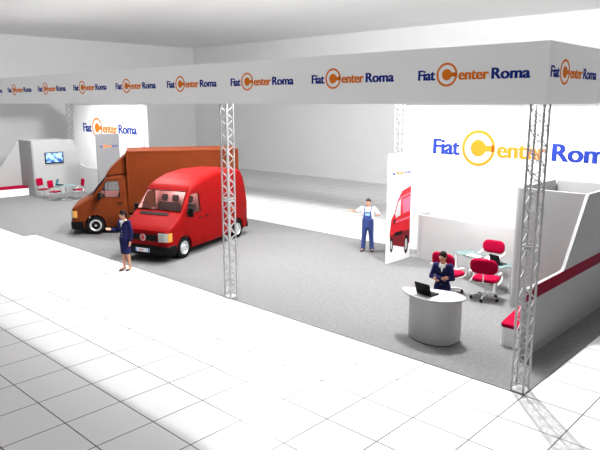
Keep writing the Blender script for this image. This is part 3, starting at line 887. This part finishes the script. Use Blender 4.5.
# ------------------------------------------------------------------ people
def hand(mb, wrist, d, n, side, k, curl=.35, spread=.06):
    """wrist point, finger direction d, palm normal n, side = thumb direction sign"""
    d = Vector(d).normalized(); n = Vector(n); n = (n - d * n.dot(d)).normalized(); t = d.cross(n) * side
    w = Vector(wrist)
    # palm as a flat lofted block
    rings = []
    for s, hw, ht in ((-.012, .026, .020), (.02, .034, .017), (.06, .042, .015), (.088, .042, .013)):
        c = w + d * s * k
        rings.append([c + t * hw * k * math.cos(2 * PI * j / 12) + n * ht * k * math.sin(2 * PI * j / 12) for j in range(12)])
    mb.loft(rings)
    for off, ln in ((.033, .070), (.011, .080), (-.011, .074), (-.032, .058)):
        b = w + d * .082 * k + t * off * k
        a1 = (d + t * off * spread * 20 + n * curl * .4).normalized(); p1 = b + a1 * ln * .5 * k
        a2 = (a1 + n * curl).normalized(); p2 = p1 + a2 * ln * .28 * k
        a3 = (a2 + n * curl).normalized(); p3 = p2 + a3 * ln * .22 * k
        mb.tube([b, p1, p2, p3], [.0085 * k, .008 * k, .0075 * k, .006 * k], 8)
    b = w + d * .025 * k + t * .032 * k
    a1 = (d * .7 + t * .75 + n * .25).normalized(); p1 = b + a1 * .04 * k; a2 = (d * .95 + t * .25 + n * .25).normalized()
    mb.tube([b - a1 * .012 * k, p1, p1 + a2 * .032 * k], [.012 * k, .0095 * k, .0075 * k], 8)

def elrings(zs, lean=0):
    out = []
    for z, cx, cy, rx, ry in zs:
        out.append([(cx + rx * math.cos(2 * PI * j / 24), cy + ry * math.sin(2 * PI * j / 24), z) for j in range(24)])
    return out

def person(name, label, loc, facing, spec):
    r = thing(name, label, 'person', loc); at(r, loc, facing)
    k = spec['k']; fem = spec.get('fem', True)
    SW = (.165 if fem else .195)
    V = lambda x, y, z: Vector((x * k, y * k, z * k))
    P = spec['arms']      # [(elbow, wrist, hand dir, palm normal)] for right (-X) and left (+X)
    sh = [V(-SW, .0, 1.415), V(SW, .0, 1.415)]
    hip = [V(-.085, 0, .90), V(.085, 0, .90)]
    knee = [V(*spec['knees'][i]) for i in (0, 1)]; ank = [V(*spec['ankles'][i]) for i in (0, 1)]
    yaw, tilt = spec.get('head', (0, 0))
    hr = Matrix.Rotation(yaw, 3, 'Z') @ Matrix.Rotation(tilt, 3, 'X')
    hc = V(0, -.012, 1.50) + hr @ V(0, -.015, .13)
    b = MB()
    tor = [(.84, .15, .10), (.93, .172, .118), (1.0, .155, .108), (1.08, .125, .092), (1.18, .140, .102), (1.27, .158, .112), (1.36, .165, .10), (1.42, .14, .08), (1.455, .085, .066), (1.50, .054, .056)] if fem else \
          [(.84, .155, .11), (.93, .168, .12), (1.02, .158, .112), (1.12, .160, .110), (1.24, .182, .122), (1.34, .195, .118), (1.41, .165, .092), (1.455, .095, .072), (1.50, .060, .062)]
    b.loft(elrings([(z * k, 0, 0, rx * k, ry * k) for z, rx, ry in tor]))
    b.capsule(V(0, .0, 1.45), hc - hr @ V(0, -.01, .05), .052 * k, .050 * k)
    b.ell(hc, (.074 * k, .092 * k, .112 * k), 20, hr)
    b.ell(hc + hr @ V(0, -.028, -.062), (.054 * k, .058 * k, .052 * k), 16, hr)           # jaw
    b.ell(hc + hr @ V(0, -.094, -.012), (.012 * k, .018 * k, .024 * k), 10, hr)          # nose
    b.ell(hc + hr @ V(0, -.088, -.056), (.021 * k, .010 * k, .009 * k), 10, hr)          # mouth
    for s in (-1, 1):
        b.ell(hc + hr @ V(s * .074, .008, -.01), (.010 * k, .020 * k, .030 * k), 10, hr)  # ears
    for i, s in ((0, -1), (1, 1)):
        e, w, hd, pn = P[i]; e = V(*e); w = V(*w)
        b.capsule(V(s * SW * .75, 0, 1.40), sh[i], .062 * k, .056 * k)
        b.capsule(sh[i], e, .050 * k, .038 * k); b.capsule(e, w, .039 * k, .026 * k)
        hand(b, w, hd, pn, spec.get('thumb', (1, -1))[i], k, spec.get('curl', .35))
        b.capsule(hip[i], knee[i], .088 * k, .054 * k); b.capsule(knee[i], ank[i], .055 * k, .034 * k)
        b.capsule(knee[i].lerp(ank[i], .28) + V(0, .014, 0), knee[i].lerp(ank[i], .5), .050 * k, .040 * k)  # calf
        f = ank[i] + V(s * .02, -.13, -.03)
        b.capsule(ank[i] + V(0, .02, -.02), f, .034 * k, .030 * k)
    body = remesh(b, 'body', M['skin'], r, .0062 * k, 3)
    me = body.data
    for nm in ('eye', 'iris', 'lips'): me.materials.append(M[nm])
    inv = hr.transposed()
    for p in me.polygons:
        c = inv @ (p.center - hc); c = c / k
        if c.y < -.06:
            for s in (-1, 1):
                dx, dz = c.x - s * .031, c.z - .012
                if (dx / .015) ** 2 + (dz / .009) ** 2 < 1: p.material_index = 1
                if dx * dx + dz * dz < .0075 ** 2: p.material_index = 2
                if (dx / .020) ** 2 + ((c.z - .036) / .0045) ** 2 < 1: p.material_index = 2
            if (c.x / .024) ** 2 + ((c.z + .056) / .010) ** 2 < 1: p.material_index = 3
    # hair
    h = MB()
    rot = hr
    h.ell(hc + rot @ V(0, .012, .036), (.085 * k, .097 * k, .100 * k), 18, rot)
    if fem:
        h.ell(hc + rot @ V(0, .060, -.025), (.070 * k, .052 * k, .075 * k), 14, rot)
        h.ell(hc + rot @ V(0, .105, .0), (.040 * k, .034 * k, .040 * k), 14, rot)
        for s in (-1, 1): h.ell(hc + rot @ V(s * .062, -.020, .035), (.020 * k, .045 * k, .050 * k), 12, rot)
    else:
        h.ell(hc + rot @ V(0, .045, -.02), (.072 * k, .055 * k, .065 * k), 14, rot)
    ho = remesh(h, 'hair', M['hair'], r, .007 * k, 2)
    return r, body, dict(V=V, k=k, sh=sh, hip=hip, knee=knee, ank=ank, hc=hc, SW=SW, P=P, hr=hr)

def suit(r, g, low_hem=.52):
    V, k, SW = g['V'], g['k'], g['SW']
    j = MB()
    j.loft(elrings([(z * k, 0, 0, rx * k, ry * k) for z, rx, ry in ((.80, .192, .134), (.93, .190, .134), (1.0, .168, .122), (1.09, .142, .108), (1.18, .156, .116), (1.27, .176, .128), (1.36, .182, .115), (1.42, .158, .094), (1.455, .100, .075))]))
    for i, s in ((0, -1), (1, 1)):
        e, w, hd, pn = g['P'][i]; e = V(*e); w = V(*w)
        j.capsule(V(s * SW * .7, 0, 1.395), g['sh'][i], .074 * k, .070 * k)
        j.capsule(g['sh'][i], e, .064 * k, .052 * k); j.capsule(e, e.lerp(w, .90), .052 * k, .042 * k)
    jo = remesh(j, 'jacket', M['navy'], r, .009 * k, 3)
    # neckline: shirt V and lapels
    q = MB(); pts = [(-.042, 1.462), (.042, 1.462), (.026, 1.38), (0, 1.29), (-.026, 1.38)]
    def front(x, z, d):
        yy = -.075 - (1.46 - z) * .30
        yy = max(yy, -.128)
        return V(x, yy - .006 - d, z)
    q.prism(pts, front, -.02, .008); q.build('shirt_front', M['shirt'], r, 30)
    q = MB()
    for s in (-1, 1):
        q.prism([(s * .040, 1.476), (s * .078, 1.457), (s * .062, 1.395), (s * .028, 1.41)], lambda x, z, d: V(x, -.072 - (1.47 - z) * .35 - .014 - d, z), 0, .008)
    q.tube([V(.066 * math.cos(a * PI / 12), .004 + .064 * math.sin(a * PI / 12), 1.468) for a in range(-2, 15)], .014 * k, 8)
    q.build('shirt_collar', M['shirt'], r, 30)
    q = MB()
    for s in (-1, 1):
        q.prism([(s * .088, 1.45), (s * .115, 1.38), (s * .085, 1.34), (s * .012, 1.22), (s * .040, 1.36)], lambda x, z, d: V(x, -max(min(.085 + (1.45 - z) * .3, .128), .08) - .008 - d, z), 0, .007)
    q.build('lapels', M['navy'], r, 30)
    q = MB()
    for z in (1.17, 1.09, 1.01): q.ell(V(.012, -.122 if z > 1.05 else -.125, z), (.010 * k, .006 * k, .010 * k), 8)
    q.build('buttons', M['silver'], r, 40)
    s_ = MB(); s_.loft(elrings([(z * k, 0, -.0, rx * k, ry * k) for z, rx, ry in ((low_hem, .152, .118), (low_hem + .01, .156, .122), (.70, .172, .130), (.86, .180, .128), (.95, .172, .120))]))
    s_.build('skirt', M['navy'], r, 40)

def heels(r, g):
    k = g['k']
    for i, s in ((0, -1), (1, 1)):
        a = g['ank'][i]
        q = MB()
        rings = []
        for y, w, z0, z1 in ((.045, .030, .05, .085), (.0, .034, .035, .080), (-.06, .038, .008, .062), (-.11, .044, .0, .056), (-.155, .038, .0, .045), (-.185, .018, .002, .025)):
            c = a + Vector((s * .02 * -y / .13 * k if y < 0 else 0, y * k, 0))
            rings.append([(c.x + w * k * math.cos(2 * PI * t / 14), c.y, (z0 + z1) / 2 * k + (z1 - z0) / 2 * k * math.sin(2 * PI * t / 14)) for t in range(14)])
        q.loft(rings)
        q.tube([(a.x, a.y + .035 * k, .06 * k), (a.x, a.y + .040 * k, 0)], [.016 * k, .009 * k], 8)
        q.build('shoe', M['shoe'], r, 40)

# woman presenting the vans
r, body, g = person('person', 'woman in navy skirt suit and black heels presenting in front of the vans', (-12.49, -.33, 0), (.25, -.97), dict(
    k=1.87 / 1.745, knees=[(-.075, -.01, .48), (.075, .005, .48)], ankles=[(-.065, -.02, .085), (.075, .06, .085)],
    arms=[((-.235, .0, 1.16), (-.29, -.23, 1.21), (-.55, -.80, .14), (.3, -.5, .75)), ((.235, .03, 1.13), (.235, -.05, .885), (.0, -.15, -1), (-1, -.1, 0))],
    thumb=(1, 1), head=(-.55, .05), curl=.25))
suit(r, g, .50); heels(r, g)
# woman behind the counter, arms folded
r, body, g = person('person', 'woman in navy suit with folded arms standing behind the white reception counter', (-2.88, 2.03, CZ + .002), (.30, -.95), dict(
    k=1.76 / 1.745, knees=[(-.085, -.01, .48), (.085, -.01, .48)], ankles=[(-.09, 0, .085), (.09, .02, .085)],
    arms=[((-.245, -.06, 1.16), (.03, -.215, 1.17), (1, .05, .22), (0, 1, .1)), ((.245, -.06, 1.15), (-.04, -.185, 1.12), (-1, .12, .25), (0, 1, .1))],
    thumb=(-1, 1), head=(-.35, .06), curl=.4))
suit(r, g, .50); heels(r, g)
# mechanic
r, body, g = person('person', 'man in blue bib overalls and white shirt with spread arms on the grey carpet', (-8.54, 6.70, CZ), (.50, -.86), dict(
    k=1.84 / 1.745, fem=False, knees=[(-.12, -.02, .48), (.12, -.02, .48)], ankles=[(-.145, 0, .085), (.145, .02, .085)],
    arms=[((-.35, -.05, 1.31), (-.51, -.19, 1.36), (-.90, -.35, .10), (0, -.35, .9)), ((.36, -.06, 1.24), (.30, -.30, 1.24), (-.15, -.9, .15), (-.2, -.1, .95))],
    thumb=(1, -1), head=(-.10, -.22), curl=.3))
V, k = g['V'], g['k']
j = MB(); j.loft(elrings([(z * k, 0, 0, rx * k, ry * k) for z, rx, ry in ((.90, .182, .130), (1.02, .172, .124), (1.12, .174, .122), (1.24, .196, .134), (1.34, .206, .128), (1.41, .178, .102), (1.462, .10, .080))]))
for i, s in ((0, -1), (1, 1)):
    e = V(*g['P'][i][0]); j.capsule(V(s * g['SW'] * .7, 0, 1.39), g['sh'][i], .078 * k, .074 * k); j.capsule(g['sh'][i], g['sh'][i].lerp(e, .85), .072 * k, .068 * k)
remesh(j, 'tee_shirt', M['shirt'], r, .009 * k, 3)
q = MB(); q.tube([V(.064 * math.cos(a * PI / 10), .004 + .066 * math.sin(a * PI / 10), 1.472) for a in range(20)], .010 * k, 8, True); q.build('collar', M['shirt'], r, 40)
t = MB(); t.loft(elrings([(z * k, 0, 0, rx * k, ry * k) for z, rx, ry in ((.80, .185, .135), (.92, .194, .142), (1.02, .184, .134), (1.09, .182, .132))]))
for i in (0, 1):
    t.capsule(g['hip'][i] + V(0, 0, -.02), g['knee'][i], .108 * k, .080 * k); t.capsule(g['knee'][i], g['ank'][i] + V(0, 0, -.005), .080 * k, .076 * k)
tr = remesh(t, 'overalls', M['denim'], r, .010 * k, 3)
q = MB()
def bib(u, v, d): return V(u, -.131 - .04 * min(max((v - 1.05) / .2, 0), 1) * .3 - .006 + .35 * u * u - d, v)
q.prism([(-.15, 1.04), (-.05, 1.04), (.05, 1.04), (.15, 1.04), (.115, 1.32), (.04, 1.33), (-.04, 1.33), (-.115, 1.32)], bib, 0, .014); q.build('bib', M['denim'], tr)
for s in (-1, 1):
    q = MB(); path = [V(s * .098, -.150, 1.31), V(s * .105, -.118, 1.39), V(s * .105, -.062, 1.462), V(s * .10, .03, 1.472), V(s * .075, .105, 1.40), V(s * .03, .135, 1.25), V(0, .14, 1.08)]
    q.tube(path, .019 * k, 8); q.build('strap', M['denim'], tr, 40)
q = MB(); q.prism([(-.075, 1.20), (.075, 1.20), (.075, 1.295), (-.075, 1.295)], bib, .014, .019); pa = tag(q.build('chest_patch', M['badgeblue'], tr), 'light blue chest patch')
q = MB(); q.prism([(-.06, 1.232), (.06, 1.232), (.06, 1.262), (-.06, 1.262)], bib, .019, .022); q.build('patch_stripe', M['shirt'], pa)
for i, s in ((0, -1), (1, 1)):
    a = g['ank'][i]; q = MB(); rings = []
    for y, w, z0, z1 in ((.055, .030, .01, .09), (.03, .042, 0, .11), (-.02, .044, 0, .11), (-.08, .048, 0, .085), (-.14, .052, 0, .065), (-.185, .044, 0, .05), (-.205, .02, .005, .03)):
        cc = a + Vector((s * .02 * (-y / .13) * k if y < 0 else 0, y * k, 0))
        rings.append([(cc.x + w * k * math.cos(2 * PI * n / 14), cc.y, (z0 + z1) / 2 * k + (z1 - z0) / 2 * k * math.sin(2 * PI * n / 14)) for n in range(14)])
    q.loft(rings); q.build('shoe', M['shoe'], r, 40)
q = MB(); hr = g['hr']; q.ell(g['hc'] + hr @ V(0, .012, .052), (.088 * k, .100 * k, .080 * k), 18, hr)
q.ell(g['hc'] + hr @ V(0, -.095, .058), (.066 * k, .060 * k, .010 * k), 14, hr)
cap = remesh(q, 'cap', mat('dark grey cap cloth', (.035, .03, .03), .8, noise=.1), r, .007 * k, 2)

# ------------------------------------------------------------------ lights
for x in (-4, -12, -20, -28):
    wide = x > -16
    l = bpy.data.lights.new('hall_lamp', 'POINT' if wide else 'SPOT'); l.energy = 5000; l.shadow_soft_size = .06 if x == -4 else .7; l.color = (1, 1, 1)
    if not wide: l.spot_size = 122 * D2R; l.spot_blend = .55
    o = bpy.data.objects.new('hall_lamp', l); COL.objects.link(o); o.location = (x if x > -28 else -26, 4, 9.0)
w = bpy.data.worlds.new('hall'); S.world = w; w.use_nodes = True
w.node_tree.nodes['Background'].inputs[0].default_value = (1, 1, 1, 1)
w.node_tree.nodes['Background'].inputs[1].default_value = .32

# ------------------------------------------------------------------ camera
cam = bpy.data.cameras.new('camera'); co = bpy.data.objects.new('camera', cam); COL.objects.link(co)
cam.sensor_width = 36; cam.lens = 614.948 / 600 * 36; cam.clip_end = 200
yaw, pit, roll = 2.32732871, .19707654, -.00130744
fw = Vector((math.cos(pit) * math.cos(yaw), math.cos(pit) * math.sin(yaw), -math.sin(pit)))
rt = Vector((math.sin(yaw), -math.cos(yaw), 0)); up = rt.cross(fw)
r2 = rt * math.cos(roll) + up * math.sin(roll); u2 = up * math.cos(roll) - rt * math.sin(roll)
mw = Matrix((r2, u2, -fw)).transposed().to_4x4(); mw.translation = Vector((4.03304, -10.0285, 5.08587))
co.matrix_world = mw
S.camera = co
S.view_settings.view_transform = 'Standard'; S.view_settings.look = 'None'; S.view_settings.gamma = 1
S.view_settings.use_curve_mapping = False
S.view_settings.exposure = 0
